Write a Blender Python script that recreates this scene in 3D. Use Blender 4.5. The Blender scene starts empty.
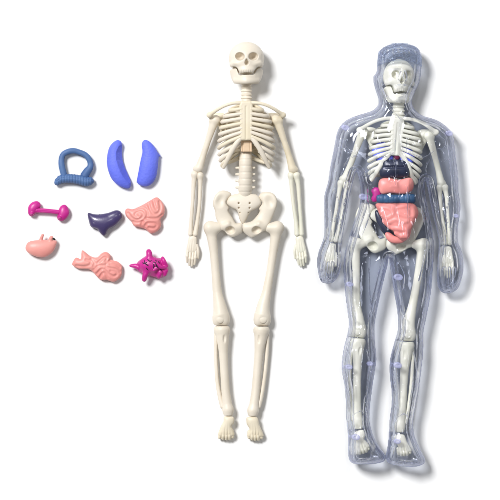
import bpy, math
import numpy as np

# ------------------------------------------------------------------ units
S = 0.00075            # metres per photo pixel (the toy skeleton is about 30 cm tall)
col = bpy.context.scene.collection
rng = np.random.RandomState(7)

def W(p):              # plan coordinates (x right, y down, z up, in pixels) -> metres
    return np.array([(p[0]-250.0)*S, (250.0-p[1])*S, p[2]*S])

# ------------------------------------------------------------------ signed distance toolkit
def smin(a, b, k):
    if k <= 0: return np.minimum(a, b)
    h = np.maximum(k-np.abs(a-b), 0)/k
    return np.minimum(a, b)-h*h*k*0.25
def smax(a, b, k): return -smin(-a, -b, k)

def spline(pts, n=6, closed=False):
    P = np.array(pts, float)
    m = len(P)
    if m < 3 and not closed:
        t = np.linspace(0, 1, n+1)[:, None]
        return P[0]*(1-t)+P[1]*t
    out = []
    rg = range(m) if closed else range(m-1)
    for i in rg:
        if closed:
            p0, p1, p2, p3 = P[(i-1) % m], P[i], P[(i+1) % m], P[(i+2) % m]
        else:
            p0, p1, p2, p3 = P[max(i-1, 0)], P[i], P[i+1], P[min(i+2, m-1)]
        for j in range(n):
            t = j/n
            out.append(0.5*((2*p1)+(-p0+p2)*t+(2*p0-5*p1+4*p2-p3)*t*t+(-p0+3*p1-3*p2+p3)*t**3))
    if not closed: out.append(P[-1])
    return np.array(out)

def poly_sd(px, py, P):
    """signed distance to a closed polygon on the grid px (n,1), py (1,m); negative inside"""
    d = np.full(np.broadcast(px, py).shape, 1e9)
    ins = np.zeros(d.shape, bool)
    n = len(P)
    for i in range(n):
        ax, ay = P[i]; bx, by = P[(i+1) % n]
        ex, ey = bx-ax, by-ay
        t = np.clip(((px-ax)*ex+(py-ay)*ey)/(ex*ex+ey*ey+1e-9), 0, 1)
        d = np.minimum(d, (px-ax-t*ex)**2+(py-ay-t*ey)**2)
        if ay != by:
            c = ((ay <= py) & (by > py)) | ((by <= py) & (ay > py))
            ins ^= c & (px < ax+(py-ay)/(by-ay)*ex)
    d = np.sqrt(d)
    return np.where(ins, -d, d)

def line_d(px, py, P):
    d = np.full(np.broadcast(px, py).shape, 1e9)
    for i in range(len(P)-1):
        ax, ay = P[i]; bx, by = P[i+1]
        ex, ey = bx-ax, by-ay
        t = np.clip(((px-ax)*ex+(py-ay)*ey)/(ex*ex+ey*ey+1e-9), 0, 1)
        d = np.minimum(d, (px-ax-t*ex)**2+(py-ay-t*ey)**2)
    return np.sqrt(d)

def inflate(sd, v, L):
    """height-squared field of a pillow over the outline: screened Poisson"""
    ins = sd < 0
    u = np.zeros(sd.shape)
    c = v*v
    den = 4+c/(L*L)
    ii, jj = np.indices(sd.shape)
    red = ins & ((ii+jj) % 2 == 0)
    blk = ins & ((ii+jj) % 2 == 1)
    w = 1.75
    for it in range(160):
        for m in (red, blk):
            nb = np.zeros_like(u)
            nb[1:-1, 1:-1] = u[:-2, 1:-1]+u[2:, 1:-1]+u[1:-1, :-2]+u[1:-1, 2:]
            u[m] += w*((nb[m]+2*c)/den-u[m])
    # sub-voxel clean edge: blend to a linear ramp in the true distance
    near = ins & (sd < -0.9*v) & (sd > -3.4*v)
    num = np.where(near, np.clip(u/np.maximum(-sd, v), 0, 2*L), 0)
    den = near.astype(float)
    s0 = num.sum()/max(den.sum(), 1)
    for _ in range(10):
        for q in (num, den):
            q[1:-1, 1:-1] = (2*q[1:-1, 1:-1]+q[:-2, 1:-1]+q[2:, 1:-1]+q[1:-1, :-2]+q[1:-1, 2:])/6
    sl = np.where(den > 1e-4, num/np.maximum(den, 1e-4), s0)
    w = np.clip((-sd/v-1.0)/1.5, 0, 1)
    u = np.where(sd > -2.5*v, -sl*sd*(1-w)+u*w, u)
    q = u.copy()
    q[1:-1, 1:-1] = (4*u[1:-1, 1:-1]+u[:-2, 1:-1]+u[2:, 1:-1]+u[1:-1, :-2]+u[1:-1, 2:])/8
    u = np.where(sd < -1.5*v, q, u)
    return u

class Fld:
    def __init__(s, lo, hi, v):
        s.v = v
        s.lo = np.array(lo, float)
        n = np.maximum(np.ceil((np.array(hi, float)-s.lo)/v).astype(int)+1, 4)
        s.ax = [s.lo[i]+v*np.arange(n[i]) for i in range(3)]
        s.F = np.full(tuple(n), 50.0, np.float64)
    def X(s): return s.ax[0][:, None, None]
    def Y(s): return s.ax[1][None, :, None]
    def Z(s): return s.ax[2][None, None, :]
    def sub(s, lo, hi):
        sl = []
        for i in range(3):
            a = int(np.clip(np.floor((lo[i]-s.lo[i])/s.v), 0, s.F.shape[i]-1))
            b = int(np.clip(np.ceil((hi[i]-s.lo[i])/s.v)+1, a+1, s.F.shape[i]))
            sl.append(slice(a, b))
        return tuple(sl), s.ax[0][sl[0]][:, None, None], s.ax[1][sl[1]][None, :, None], s.ax[2][sl[2]][None, None, :]
    def put(s, sl, d, k, op):
        if op == 'add': s.F[sl] = smin(s.F[sl], d, k)
        elif op == 'cut': s.F[sl] = smax(s.F[sl], -d, k)
        elif op == 'and': s.F[sl] = smax(s.F[sl], d, k)
    def tube(s, pts, rad, k=0, zs=1.0, n=6, op='add'):
        P = spline(pts, n)
        R = np.interp(np.linspace(0, 1, len(P)), np.linspace(0, 1, len(rad)), rad) if np.ndim(rad) else np.full(len(P), float(rad))
        m = R.max()*max(1, zs)+k+3*s.v
        sl, X, Y, Z = s.sub(P.min(0)-m, P.max(0)+m)
        T = np.full(s.F[sl].shape, 50.0)
        for i in range(len(P)-1):
            a, b = P[i], P[i+1]
            m2 = max(R[i], R[i+1])*max(1, zs)+k+3*s.v
            l2, X2, Y2, Z2 = s.sub(np.minimum(a, b)-m2, np.maximum(a, b)+m2)
            e = b-a
            ez = e[2]/zs
            qx, qy, qz = X2-a[0], Y2-a[1], (Z2-a[2])/zs
            t = np.clip((qx*e[0]+qy*e[1]+qz*ez)/(e[0]**2+e[1]**2+ez**2+1e-9), 0, 1)
            d = np.sqrt((qx-t*e[0])**2+(qy-t*e[1])**2+(qz-t*ez)**2)-(R[i]+t*(R[i+1]-R[i]))
            if zs < 1: d = d*(0.5+0.5*zs)
            r2 = tuple(slice(l2[j].start-sl[j].start, l2[j].stop-sl[j].start) for j in range(3))
            T[r2] = np.minimum(T[r2], d)
        s.put(sl, T, k, op)
        return s
    def ell(s, c, r, k=0, rz=0.0, op='add'):
        c = np.array(c, float); r = np.array(r, float)
        m = r.max()+k+3*s.v
        sl, X, Y, Z = s.sub(c-m, c+m)
        ca, sa = math.cos(rz), math.sin(rz)
        x, y, z = X-c[0], Y-c[1], Z-c[2]
        x, y = ca*x+sa*y, -sa*x+ca*y
        k0 = np.sqrt((x/r[0])**2+(y/r[1])**2+(z/r[2])**2)
        k1 = np.sqrt((x/r[0]**2)**2+(y/r[1]**2)**2+(z/r[2]**2)**2)
        s.put(sl, k0*(k0-1)/np.maximum(k1, 1e-6), k, op)
        return s
    def puff(s, poly, z0, H, top=1.0, bot=1.0, k=0, smooth=True, base=None, bump=None, op='add', m=4):
        P = spline(poly, 4, True) if smooth else np.array(poly, float)
        hm = H*max(top, bot)+m+6
        sl, X, Y, Z = s.sub([P[:, 0].min()-m, P[:, 1].min()-m, z0-hm-20], [P[:, 0].max()+m, P[:, 1].max()+m, z0+hm+20])
        sd = poly_sd(X[:, :, 0], Y[:, :, 0], P)
        u = inflate(sd, s.v, H/1.4142)[:, :, None]
        zz = Z-z0
        if base is not None: zz = zz-base(X, Y)
        if bump is not None: zz = zz-np.clip(zz/3.0+0.3, 0, 1)*bump(X, Y)
        zz = np.where(zz > 0, zz/top, zz/bot)
        f = zz*zz-u
        g = np.gradient(f, s.v)
        f = f/np.maximum(np.sqrt(g[0]**2+g[1]**2+g[2]**2), 0.6)
        s.put(sl, np.clip(f, -30, 30), k, op)
        return s
    def slab(s, poly, z0, z1, r=1.0, k=0, smooth=False, op='add', base=None):
        P = spline(poly, 4, True) if smooth else np.array(poly, float)
        sl, X, Y, Z = s.sub([P[:, 0].min()-4, P[:, 1].min()-4, z0-16], [P[:, 0].max()+4, P[:, 1].max()+4, z1+16])
        sd = poly_sd(X[:, :, 0], Y[:, :, 0], P)[:, :, None]
        zz = Z if base is None else Z-base(X, Y)
        a = sd+r
        b = np.abs(zz-(z0+z1)/2)-(z1-z0)/2+r
        d = np.minimum(np.maximum(a, b), 0)+np.sqrt(np.maximum(a, 0)**2+np.maximum(b, 0)**2)-r
        s.put(sl, d, k, op)
        return s
    def disp(s, fn):
        s.F = s.F+fn(s.X(), s.Y(), s.Z())
        return s
    def mesh(s, smooth=2):
        F = s.F
        F[0], F[-1], F[:, 0], F[:, -1], F[:, :, 0], F[:, :, -1] = [np.maximum(q, 0.01) for q in (F[0], F[-1], F[:, 0], F[:, -1], F[:, :, 0], F[:, :, -1])]
        I = F < 0
        n = F.shape
        acc = np.zeros((n[0]-1, n[1]-1, n[2]-1), np.uint8)
        for a in range(2):
            for b in range(2):
                for c in range(2):
                    acc += I[a:n[0]-1+a, b:n[1]-1+b, c:n[2]-1+c]
        mix = (acc > 0) & (acc < 8)
        cid = np.full(mix.shape, -1, np.int64)
        idx = np.argwhere(mix)
        cid[mix] = np.arange(len(idx))
        pos = np.zeros((len(idx), 3)); cnt = np.zeros(len(idx))
        cor = [(a, b, c) for a in range(2) for b in range(2) for c in range(2)]
        for a in cor:
            for b in cor:
                if sum(b)-sum(a) == 1 and all(q >= p for p, q in zip(a, b)):
                    fa = F[idx[:, 0]+a[0], idx[:, 1]+a[1], idx[:, 2]+a[2]]
                    fb = F[idx[:, 0]+b[0], idx[:, 1]+b[1], idx[:, 2]+b[2]]
                    cr = (fa < 0) != (fb < 0)
                    t = np.where(cr, fa/np.where(cr, fa-fb, 1), 0)
                    for j in range(3):
                        pos[:, j] += np.where(cr, a[j]+t*(b[j]-a[j]), 0)
                    cnt += cr
        V = (idx+pos/cnt[:, None])*s.v+s.lo
        Q = []
        for axx in range(3):
            o1, o2 = [(1, 2), (2, 0), (0, 1)][axx]
            A = np.take(I, range(n[axx]-1), axx); B = np.take(I, range(1, n[axx]), axx)
            e = np.argwhere(A != B)
            e = e[(e[:, o1] > 0) & (e[:, o2] > 0) & (e[:, o1] < n[o1]-1) & (e[:, o2] < n[o2]-1)]
            fl = A[tuple(e.T)]
            d1 = np.zeros(3, int); d1[o1] = 1
            d2 = np.zeros(3, int); d2[o2] = 1
            c = [cid[tuple((e-d1-d2).T)], cid[tuple((e-d2).T)], cid[tuple(e.T)], cid[tuple((e-d1).T)]]
            q = np.stack(c, 1)
            q[~fl] = q[~fl][:, ::-1]
            Q.append(q)
        Q = np.concatenate(Q)
        if smooth:
            i = np.concatenate([Q[:, 0], Q[:, 1], Q[:, 2], Q[:, 3], Q[:, 1], Q[:, 2], Q[:, 3], Q[:, 0]])
            j = np.concatenate([Q[:, 1], Q[:, 2], Q[:, 3], Q[:, 0], Q[:, 0], Q[:, 1], Q[:, 2], Q[:, 3]])
            deg = np.maximum(np.bincount(i, minlength=len(V)), 1)
            for it in range(2*smooth):
                lam = 0.55 if it % 2 == 0 else -0.45
                avg = np.stack([np.bincount(i, V[j, c], len(V)) for c in range(3)], 1)/deg[:, None]
                V = V+lam*(avg-V)
        return V, Q[:, ::-1]

# ------------------------------------------------------------------ objects
def thing(name, label, cat, base, group=None):
    o = bpy.data.objects.new(name, None)
    o.empty_display_size = 0.01
    col.objects.link(o)
    o.location = W(base)
    o['label'] = label; o['category'] = cat
    if group: o['group'] = group
    return o

def wloc(o):
    p = np.array(o.location)
    return p if o.parent is None else p+wloc(o.parent)

def obj(name, VQ, mat, parent=None, label=None):
    V, Q = VQ
    P = np.stack([(V[:, 0]-250)*S, (250-V[:, 1])*S, V[:, 2]*S], 1)
    c = (P.min(0)+P.max(0))/2
    me = bpy.data.meshes.new(name)
    me.vertices.add(len(P)); me.vertices.foreach_set('co', (P-c).astype(np.float32).ravel())
    me.loops.add(Q.size); me.loops.foreach_set('vertex_index', Q.astype(np.int32).ravel())
    me.polygons.add(len(Q))
    me.polygons.foreach_set('loop_start', np.arange(0, Q.size, 4, dtype=np.int32))
    me.polygons.foreach_set('use_smooth', np.ones(len(Q), bool))
    me.update(calc_edges=True); me.validate()
    me.materials.append(mat)
    o = bpy.data.objects.new(name, me)
    col.objects.link(o)
    if parent is not None:
        o.parent = parent
        o.location = c-wloc(parent)
    else:
        o.location = c
    if label: o['label'] = label
    return o

def fld(pts, r, v):
    P = np.array(pts, float)
    return Fld(P.min(0)-r-3*v, P.max(0)+r+3*v, v)

# ------------------------------------------------------------------ materials
def lin(r, g, b):
    f = lambda c: (c/255/12.92) if c/255 <= 0.04045 else ((c/255+0.055)/1.055)**2.4
    return (f(r), f(g), f(b), 1)

def plastic(name, c1, c2, rough=0.42, bump=0.12, bscale=900, vscale=55, sss=0.0, spec=0.45, coat=0.0):
    m = bpy.data.materials.new(name); m.use_nodes = True
    nt = m.node_tree; N = nt.nodes; L = nt.links
    b = N['Principled BSDF']
    tc = N.new('ShaderNodeTexCoord')
    n1 = N.new('ShaderNodeTexNoise'); n1.inputs['Scale'].default_value = vscale; n1.inputs['Detail'].default_value = 4
    L.new(tc.outputs['Object'], n1.inputs['Vector'])
    r = N.new('ShaderNodeValToRGB')
    r.color_ramp.elements[0].position = 0.33; r.color_ramp.elements[0].color = c1
    r.color_ramp.elements[1].position = 0.67; r.color_ramp.elements[1].color = c2
    L.new(n1.outputs['Fac'], r.inputs['Fac']); L.new(r.outputs['Color'], b.inputs['Base Color'])
    n2 = N.new('ShaderNodeTexNoise'); n2.inputs['Scale'].default_value = bscale; n2.inputs['Detail'].default_value = 3
    L.new(tc.outputs['Object'], n2.inputs['Vector'])
    bp = N.new('ShaderNodeBump'); bp.inputs['Strength'].default_value = bump; bp.inputs['Distance'].default_value = 0.0006
    L.new(n2.outputs['Fac'], bp.inputs['Height']); L.new(bp.outputs['Normal'], b.inputs['Normal'])
    mr = N.new('ShaderNodeMapRange'); mr.inputs['To Min'].default_value = rough-0.07; mr.inputs['To Max'].default_value = rough+0.1
    L.new(n1.outputs['Fac'], mr.inputs['Value']); L.new(mr.outputs['Result'], b.inputs['Roughness'])
    b.inputs['Specular IOR Level'].default_value = spec
    b.inputs['Coat Weight'].default_value = coat
    b.inputs['Coat Roughness'].default_value = 0.15
    if sss:
        b.inputs['Subsurface Weight'].default_value = sss
        b.inputs['Subsurface Radius'].default_value = (1.0, 0.7, 0.5)
        b.inputs['Subsurface Scale'].default_value = 0.002
    return m

BONE = plastic('ivory_plastic', lin(228, 219, 204), lin(221, 211, 194), 0.45, 0.10, 500, 45)
BONE_WARM = plastic('warm_ivory_plastic', lin(227, 217, 196), lin(221, 209, 183), 0.45, 0.10, 500, 45)
BONE_GREEN = plastic('pale_green_ivory_plastic', lin(227, 223, 207), lin(220, 219, 202), 0.42, 0.10, 500, 45)
BONE_PALE = plastic('pale_glow_plastic', lin(228, 227, 214), lin(222, 222, 205), 0.42, 0.10, 500, 45)
BEIGE = plastic('beige_plastic', lin(224, 198, 168), lin(212, 184, 152), 0.5)
BLUEGREY = plastic('slate_blue_rubber', lin(84, 116, 164), lin(68, 98, 148), 0.55, 0.2, 700)
TEAL = plastic('teal_blue_rubber', lin(50, 92, 128), lin(40, 76, 112), 0.45, 0.2, 700)
VIOLET = plastic('periwinkle_rubber', lin(108, 122, 236), lin(96, 110, 226), 0.6, 0.55, 620)
NAVY = plastic('dark_violet_plastic', lin(74, 64, 108), lin(62, 54, 94), 0.34, 0.12, 500, spec=0.6, coat=0.25)
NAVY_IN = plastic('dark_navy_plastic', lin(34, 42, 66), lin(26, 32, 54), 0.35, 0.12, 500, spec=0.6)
PINK = plastic('salmon_pink_rubber', lin(232, 160, 151), lin(226, 146, 139), 0.42, 0.12, 500, 60)
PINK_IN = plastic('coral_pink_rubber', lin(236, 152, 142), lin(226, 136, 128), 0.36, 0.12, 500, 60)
MAGENTA = plastic('magenta_rubber', lin(200, 42, 144), lin(184, 32, 130), 0.38, 0.12, 500, spec=0.5)
DARK = plastic('dark_purple_paint', lin(48, 12, 52), lin(40, 10, 44), 0.5)
DARKRED = plastic('dark_red_rubber', lin(132, 40, 78), lin(112, 30, 64), 0.4)
BLACK = plastic('opening_shade_black', lin(24, 20, 22), lin(30, 25, 26), 0.5)

def clear(name, tc_mid, tc_edge, refl, bump=0.35, bscale=70, gcol=(0.86, 0.89, 1, 1), rough=0.06, haze_col=(0.72, 0.76, 1.0, 1), haze=(0.008, 0.56), gtint=(0.92, 0.935, 1.0, 1), gl_range=(0.14, 0.5), gmax=0.85):
    """clear moulded plastic wall: tinted transmission that shifts with the slant, pale haze painting bright rims, plus mirror reflection"""
    m = bpy.data.materials.new(name); m.use_nodes = True
    nt = m.node_tree; N = nt.nodes; L = nt.links
    N.remove(N['Principled BSDF'])
    out = N['Material Output']
    tc = N.new('ShaderNodeTexCoord')
    n = N.new('ShaderNodeTexNoise'); n.inputs['Scale'].default_value = bscale; n.inputs['Detail'].default_value = 2.0
    n.inputs['Distortion'].default_value = 0.8
    L.new(tc.outputs['Object'], n.inputs['Vector'])
    bp = N.new('ShaderNodeBump'); bp.inputs['Strength'].default_value = bump; bp.inputs['Distance'].default_value = 0.003
    L.new(n.outputs['Fac'], bp.inputs['Height'])
    lw = N.new('ShaderNodeLayerWeight'); lw.inputs['Blend'].default_value = 0.5
    rp = N.new('ShaderNodeValToRGB')
    rp.color_ramp.elements[0].position = 0.25; rp.color_ramp.elements[0].color = tc_mid
    rp.color_ramp.elements[1].position = 0.97; rp.color_ramp.elements[1].color = tc_edge
    L.new(lw.outputs['Facing'], rp.inputs['Fac'])
    tr = N.new('ShaderNodeBsdfTransparent'); L.new(rp.outputs['Color'], tr.inputs['Color'])
    gl = N.new('ShaderNodeBsdfGlossy'); gl.inputs['Color'].default_value = gcol; gl.inputs['Roughness'].default_value = rough
    n3 = N.new('ShaderNodeTexNoise'); n3.inputs['Scale'].default_value = 90; n3.inputs['Detail'].default_value = 1.5
    n3.inputs['Distortion'].default_value = 1.2
    L.new(tc.outputs['Object'], n3.inputs['Vector'])
    b3 = N.new('ShaderNodeBump'); b3.inputs['Strength'].default_value = 0.12; b3.inputs['Distance'].default_value = 0.002
    L.new(n3.outputs['Fac'], b3.inputs['Height']); L.new(bp.outputs['Normal'], b3.inputs['Normal'])
    L.new(b3.outputs['Normal'], gl.inputs['Normal'])
    pw = N.new('ShaderNodeMath'); pw.operation = 'POWER'; pw.inputs[1].default_value = 3.5
    lb = N.new('ShaderNodeLayerWeight'); lb.inputs['Blend'].default_value = 0.5
    L.new(bp.outputs['Normal'], lb.inputs['Normal'])
    L.new(lb.outputs['Facing'], pw.inputs[0])
    mu = N.new('ShaderNodeMath'); mu.operation = 'MULTIPLY_ADD'; mu.use_clamp = True; mu.inputs[1].default_value = 0.15*refl; mu.inputs[2].default_value = 0.012*refl
    L.new(pw.outputs[0], mu.inputs[0])
    df = N.new('ShaderNodeBsdfDiffuse'); df.inputs['Color'].default_value = haze_col
    tl = N.new('ShaderNodeBsdfTranslucent'); tl.inputs['Color'].default_value = haze_col
    ml = N.new('ShaderNodeMixShader'); ml.inputs['Fac'].default_value = 0.5
    L.new(df.outputs[0], ml.inputs[1]); L.new(tl.outputs[0], ml.inputs[2])
    hz = N.new('ShaderNodeMapRange'); hz.inputs['From Min'].default_value = 0.5; hz.inputs['From Max'].default_value = 1.0  # pale haze rising with the slant paints the bright lavender rims
    hz.inputs['To Min'].default_value = haze[0]; hz.inputs['To Max'].default_value = haze[1]
    L.new(lw.outputs['Facing'], hz.inputs['Value'])
    m0 = N.new('ShaderNodeMixShader')
    L.new(hz.outputs['Result'], m0.inputs['Fac']); L.new(ml.outputs[0], m0.inputs[2])
    mx = N.new('ShaderNodeMixShader')
    # where the wall turns away it bends the light: solid refraction at the slanted flanks
    gs = N.new('ShaderNodeBsdfGlass'); gs.inputs['IOR'].default_value = 1.46; gs.inputs['Roughness'].default_value = 0.0
    gs.inputs['Color'].default_value = gtint
    L.new(bp.outputs['Normal'], gs.inputs['Normal'])
    gf = N.new('ShaderNodeMapRange'); gf.interpolation_type = 'SMOOTHSTEP'
    gf.inputs['From Min'].default_value = gl_range[0]; gf.inputs['From Max'].default_value = gl_range[1]; gf.inputs['To Max'].default_value = gmax
    L.new(lb.outputs['Facing'], gf.inputs['Value'])
    m1 = N.new('ShaderNodeMixShader')
    L.new(gf.outputs['Result'], m1.inputs['Fac']); L.new(tr.outputs[0], m1.inputs[1]); L.new(gs.outputs[0], m1.inputs[2])
    L.new(m1.outputs[0], m0.inputs[1])
    L.new(mu.outputs[0], mx.inputs['Fac']); L.new(m0.outputs[0], mx.inputs[1]); L.new(gl.outputs[0], mx.inputs[2])
    L.new(mx.outputs[0], out.inputs['Surface'])
    return m

CLEAR_F = clear('clear_plastic', (0.985, 0.985, 0.995, 1), (0.88, 0.90, 0.98, 1), 1.2, 0.2, 60)
CLEAR_B = clear('shade_tinted_clear_plastic', (0.735, 0.755, 0.79, 1), (0.86, 0.89, 0.98, 1), 1.2, 0.2, 60, haze=(0.0, 0.3))  # grey tint paints the dark interior shade into the back wall

CLEAR_CAP = clear('blue_clear_plastic', (0.88, 0.92, 0.97, 1), (0.84, 0.88, 0.97, 1), 1.0, 0.5, 200, haze_col=(0.52, 0.59, 0.76, 1), haze=(0.12, 0.35))

def frosted(name, c):
    m = bpy.data.materials.new(name); m.use_nodes = True
    nt = m.node_tree; N = nt.nodes; L = nt.links
    b = N['Principled BSDF']; b.inputs['Base Color'].default_value = c; b.inputs['Roughness'].default_value = 0.25
    b.inputs['Alpha'].default_value = 0.42
    tc = N.new('ShaderNodeTexCoord')
    n = N.new('ShaderNodeTexNoise'); n.inputs['Scale'].default_value = 300
    L.new(tc.outputs['Object'], n.inputs['Vector'])
    bp = N.new('ShaderNodeBump'); bp.inputs['Strength'].default_value = 0.3; bp.inputs['Distance'].default_value = 0.001
    L.new(n.outputs['Fac'], bp.inputs['Height']); L.new(bp.outputs['Normal'], b.inputs['Normal'])
    return m
FROST = frosted('frosted_lavender_plastic', lin(205, 208, 245))

# ------------------------------------------------------------------ the skeleton
SKEL = {}
sk = thing('toy_skeleton', 'bare ivory plastic skeleton lying between the loose organs and the clear figure',
           'toy skeleton', (246, 240, 0), 'plastic toy skeletons')
CX = 246.3
def part(name, f, mat=BONE, parent=None, smooth=2, key=None, label=None):
    o = obj(name, f.mesh(smooth), mat, parent or sk, label)
    SKEL.setdefault(key or name, []).append(o)
    return o

def mir(pts, c=CX): return [(2*c-p[0],)+tuple(p[1:]) for p in pts]

# skull
GAP = [(228.5, 71.5), (231.2, 69.3), (234.2, 68.0), (236.8, 69.2), (238.2, 72.0), (239.6, 75.4), (243, 75.0), (246.6, 74.7), (250.4, 74.7), (253.2, 74.9), (254.8, 72.2), (257.0, 69.2), (259.8, 68.4), (264.0, 70.6)]
GAPS = spline(GAP, 4)
def gapcut(f, w):
    d = line_d(f.X()[:, :, 0], f.Y()[:, :, 0], GAPS)[:, :, None]
    ww = w+0.6*np.exp(-((f.X()-246.5)/6)**2)
    f.F = smax(f.F, -np.maximum(d-ww, 12-f.Z()), 0.5)
f = Fld((224, 38, -2), (269, 80, 40), 0.45)
f.ell((246.5, 59.5, 17), (17.6, 16.8, 16.5))
f.ell((246.5, 57.5, 23), (14.5, 12.4, 11), 5)
f.ell((246.6, 66.5, 25), (12.5, 8, 8.2), 4)
for s in (-1, 1):
    f.ell((246.5+s*13.2, 66.0, 23.5), (3.6, 2.8, 6.6), 2.5, s*-0.3)
    f.ell((246.5+s*9.2, 64.6, 28.6), (5.4, 2.2, 4.0), 3, s*-0.2)
f.ell((246.5, 71.0, 27.8), (9.0, 4.6, 7.2), 2.5)
f.ell((246.6, 60.0, 32.4), (1.9, 4.0, 2.4), 2)
f.ell((239.7, 57.6, 36.3), (4.9, 4.1, 12), 1.2, 0.12, 'cut')
f.ell((253.6, 57.6, 36.3), (5.1, 4.1, 12), 1.2, -0.12, 'cut')
f.ell((239.9, 57.7, 33.5), (3.5, 3.0, 11), 1.2, 0.12, 'cut')
f.ell((253.4, 57.7, 33.5), (3.7, 3.0, 11), 1.2, -0.12, 'cut')
f.ell((246.7, 64.0, 35.6), (2.1, 2.5, 8), 0.8, 0, 'cut')
f.ell((246.7, 62.2, 35.6), (1.2, 2.2, 3.6), 1.0, 0, 'cut')
for s in (-1, 1):
    f.ell((246.5+s*19.8, 59.0, 27), (3.2, 6.5, 7), 2.5, 0, 'cut')
f.slab([tuple(p) for p in GAPS]+[(264, 95), (228, 95)], 13, 60, 0.3, 0.6, op='cut')
gapcut(f, 0.55)
f.disp(lambda X, Y, Z: np.where((Y > 71.2) & (Z > 24), 0.42*(np.abs(np.sin((X-246.5)*1.35)) < 0.28), 0)*np.exp(-((X-246.5)/7)**4))
f.disp(lambda X, Y, Z: 0.14*np.exp(-((Y-(47.5+0.012*(X-246.5)**2))/0.6)**2)*(Z > 20))
part('skull', f, BONE, key='skull')
# jaw
jawp = [(229.6, 68.5), (231.4, 66.8), (238, 66.8), (240, 72), (246.4, 72), (253, 72), (254, 66.8), (261.6, 66.8),
        (263.2, 69.0), (262.2, 77), (259.2, 83.2), (256.5, 84.4), (236.8, 84.4), (233.6, 83.4), (230.9, 77)]
f = Fld((225, 62, 2), (268, 89, 42), 0.45)
f.puff(jawp, 27.6, 3.2, 1, 1.6, base=lambda X, Y: -10.5*((X-246.5)/15.5)**2)
f.tube([(236, 81, 22.5), (246.5, 82, 28.5), (257, 81, 22.5)], [2.2, 2.8, 2.2], 2)
f.tube([(257.6, 71, 23), (255.6, 80, 25.6)], [0.6, 0.5], 0.8, op='cut')
f.slab([tuple(p) for p in GAPS]+[(270, 40), (222, 40)], 0, 70, 0.3, 0.6, op='cut')
gapcut(f, 0.55)
part('jaw', f, BONE, key='jaw')
# neck
f = Fld((236, 78, 0), (257, 108, 24), 0.5)
f.tube([(246.4, 80, 11), (246.4, 92, 13), (246.4, 105, 15)], [4.9, 4.8, 5.0])
nk = part('neck', f, BONE, key='neck')
for i, y in enumerate((84.5, 88, 91.5, 95, 98.5)):
    f = Fld((237, y-4, 3), (256, y+4, 24), 0.4)
    f.ell((246.4, y, 11.6+(y-80)*0.16), (5.6+0.1*i, 1.8, 5.6))
    part('vertebra', f, BONE, nk, key='neck_vertebra')
# breastbone
f = Fld((233, 98, 18), (260, 148, 40), 0.5)
f.slab([(241, 101.8), (251.4, 101.8), (253.0, 106), (252.2, 141), (240.2, 141), (239.4, 106)], 27.0, 31.4, 1.9)
f.tube([(246, 107.5, 31.5), (246, 140.5, 31.5)], 0.8, 0.3, op='cut')
f.tube([(242.3, 106, 31.6), (242.3, 140, 31.6)], 0.35, 0.4, op='cut')
f.tube([(250.0, 106, 31.6), (250.0, 140, 31.6)], 0.35, 0.4, op='cut')
st = part('breastbone', f, BONE_WARM, key='breastbone')
# ribs (sub-parts of the breastbone)
ribs = [((240.5, 109.5), (229.3, 111.5)), ((240.5, 114.4), (223.8, 117.5)), ((240.5, 119.2), (221.4, 122.8)), ((240.5, 124.0), (220.0, 128.8)),
        ((240.5, 128.6), (219.2, 135.2)), ((240.3, 133.0), (218.5, 141.8)), ((239.5, 137.4), (218.2, 148.6)), ((235.6, 145.2), (218.6, 155.2)),
        ((231.6, 152.2), (219.6, 161.2)), ((227.6, 159.4), (221.6, 166.4))]
for s in (1, -1):
    for i, ((xs, ys), (xo, yo)) in enumerate(ribs):
        dx = xs-xo
        zt = 30.0 if i < 7 else 29-1.6*(i-6)
        pts = [(xs+1.2, ys, zt), (xs-dx*0.45, ys+(yo-ys)*0.38+0.2, zt-0.8), (xs-dx*0.82, ys+(yo-ys)*0.78, zt-4.2), (xo+0.9, yo-0.3, 18), (xo+2.0, yo-2.0, 11.5),
               (xo+9, yo-5.5-0.25*i, 6.0), (243, ys-2.5-0.7*max(i-6, 0)*4, 7.0)]
        if s < 0: pts = mir(pts)
        f = fld(pts, 3, 0.5)
        f.tube(pts, [1.85, 1.9, 2.05, 2.0, 1.8, 1.5, 1.7], zs=0.85)
        part('rib', f, BONE if (i % 3) else BONE_WARM, st, key='rib')
    # lower floating ribs at the back
    for (a, b, c) in (((243, 150, 8), (234, 151.5, 7), (228.5, 155.0, 9.5)), ((243, 156.5, 8), (234, 160.5, 7), (228.3, 163.0, 9))):
        pts = [a, b, c]
        if s < 0: pts = mir(pts)
        f = fld(pts, 3, 0.5); f.tube(pts, [1.9, 2.0, 1.3])
        part('rib', f, BONE_WARM, st, key='rib')
    # costal margin
    pts = [(240.8, 138.5, 29.5), (236.8, 143.4, 29.5), (232.2, 150.6, 28), (228.0, 159, 25.5), (223.6, 167.6, 21.5)]
    if s < 0: pts = mir(pts)
    f = fld(pts, 3, 0.5); f.tube(pts, [2.3, 2.5, 2.6, 2.4, 1.8], zs=0.8)
    part('costal_margin', f, BONE, st, key='costal')
# beige block beneath the breastbone
f = Fld((236, 138, 10), (257, 156, 32), 0.5)
f.slab([(241.3, 141.4), (251.8, 141.4), (252.3, 152.3), (241.0, 152.3)], 12, 24.5, 0.8)
f.slab([(242.8, 141), (243.2, 141), (243.2, 153), (242.8, 153)], 23.6, 26, 0.1, op='cut')
f.slab([(250, 141), (250.4, 141), (250.4, 153), (250, 153)], 23.6, 26, 0.1, op='cut')
part('breastbone_tip', f, BEIGE, key='tip')
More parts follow.
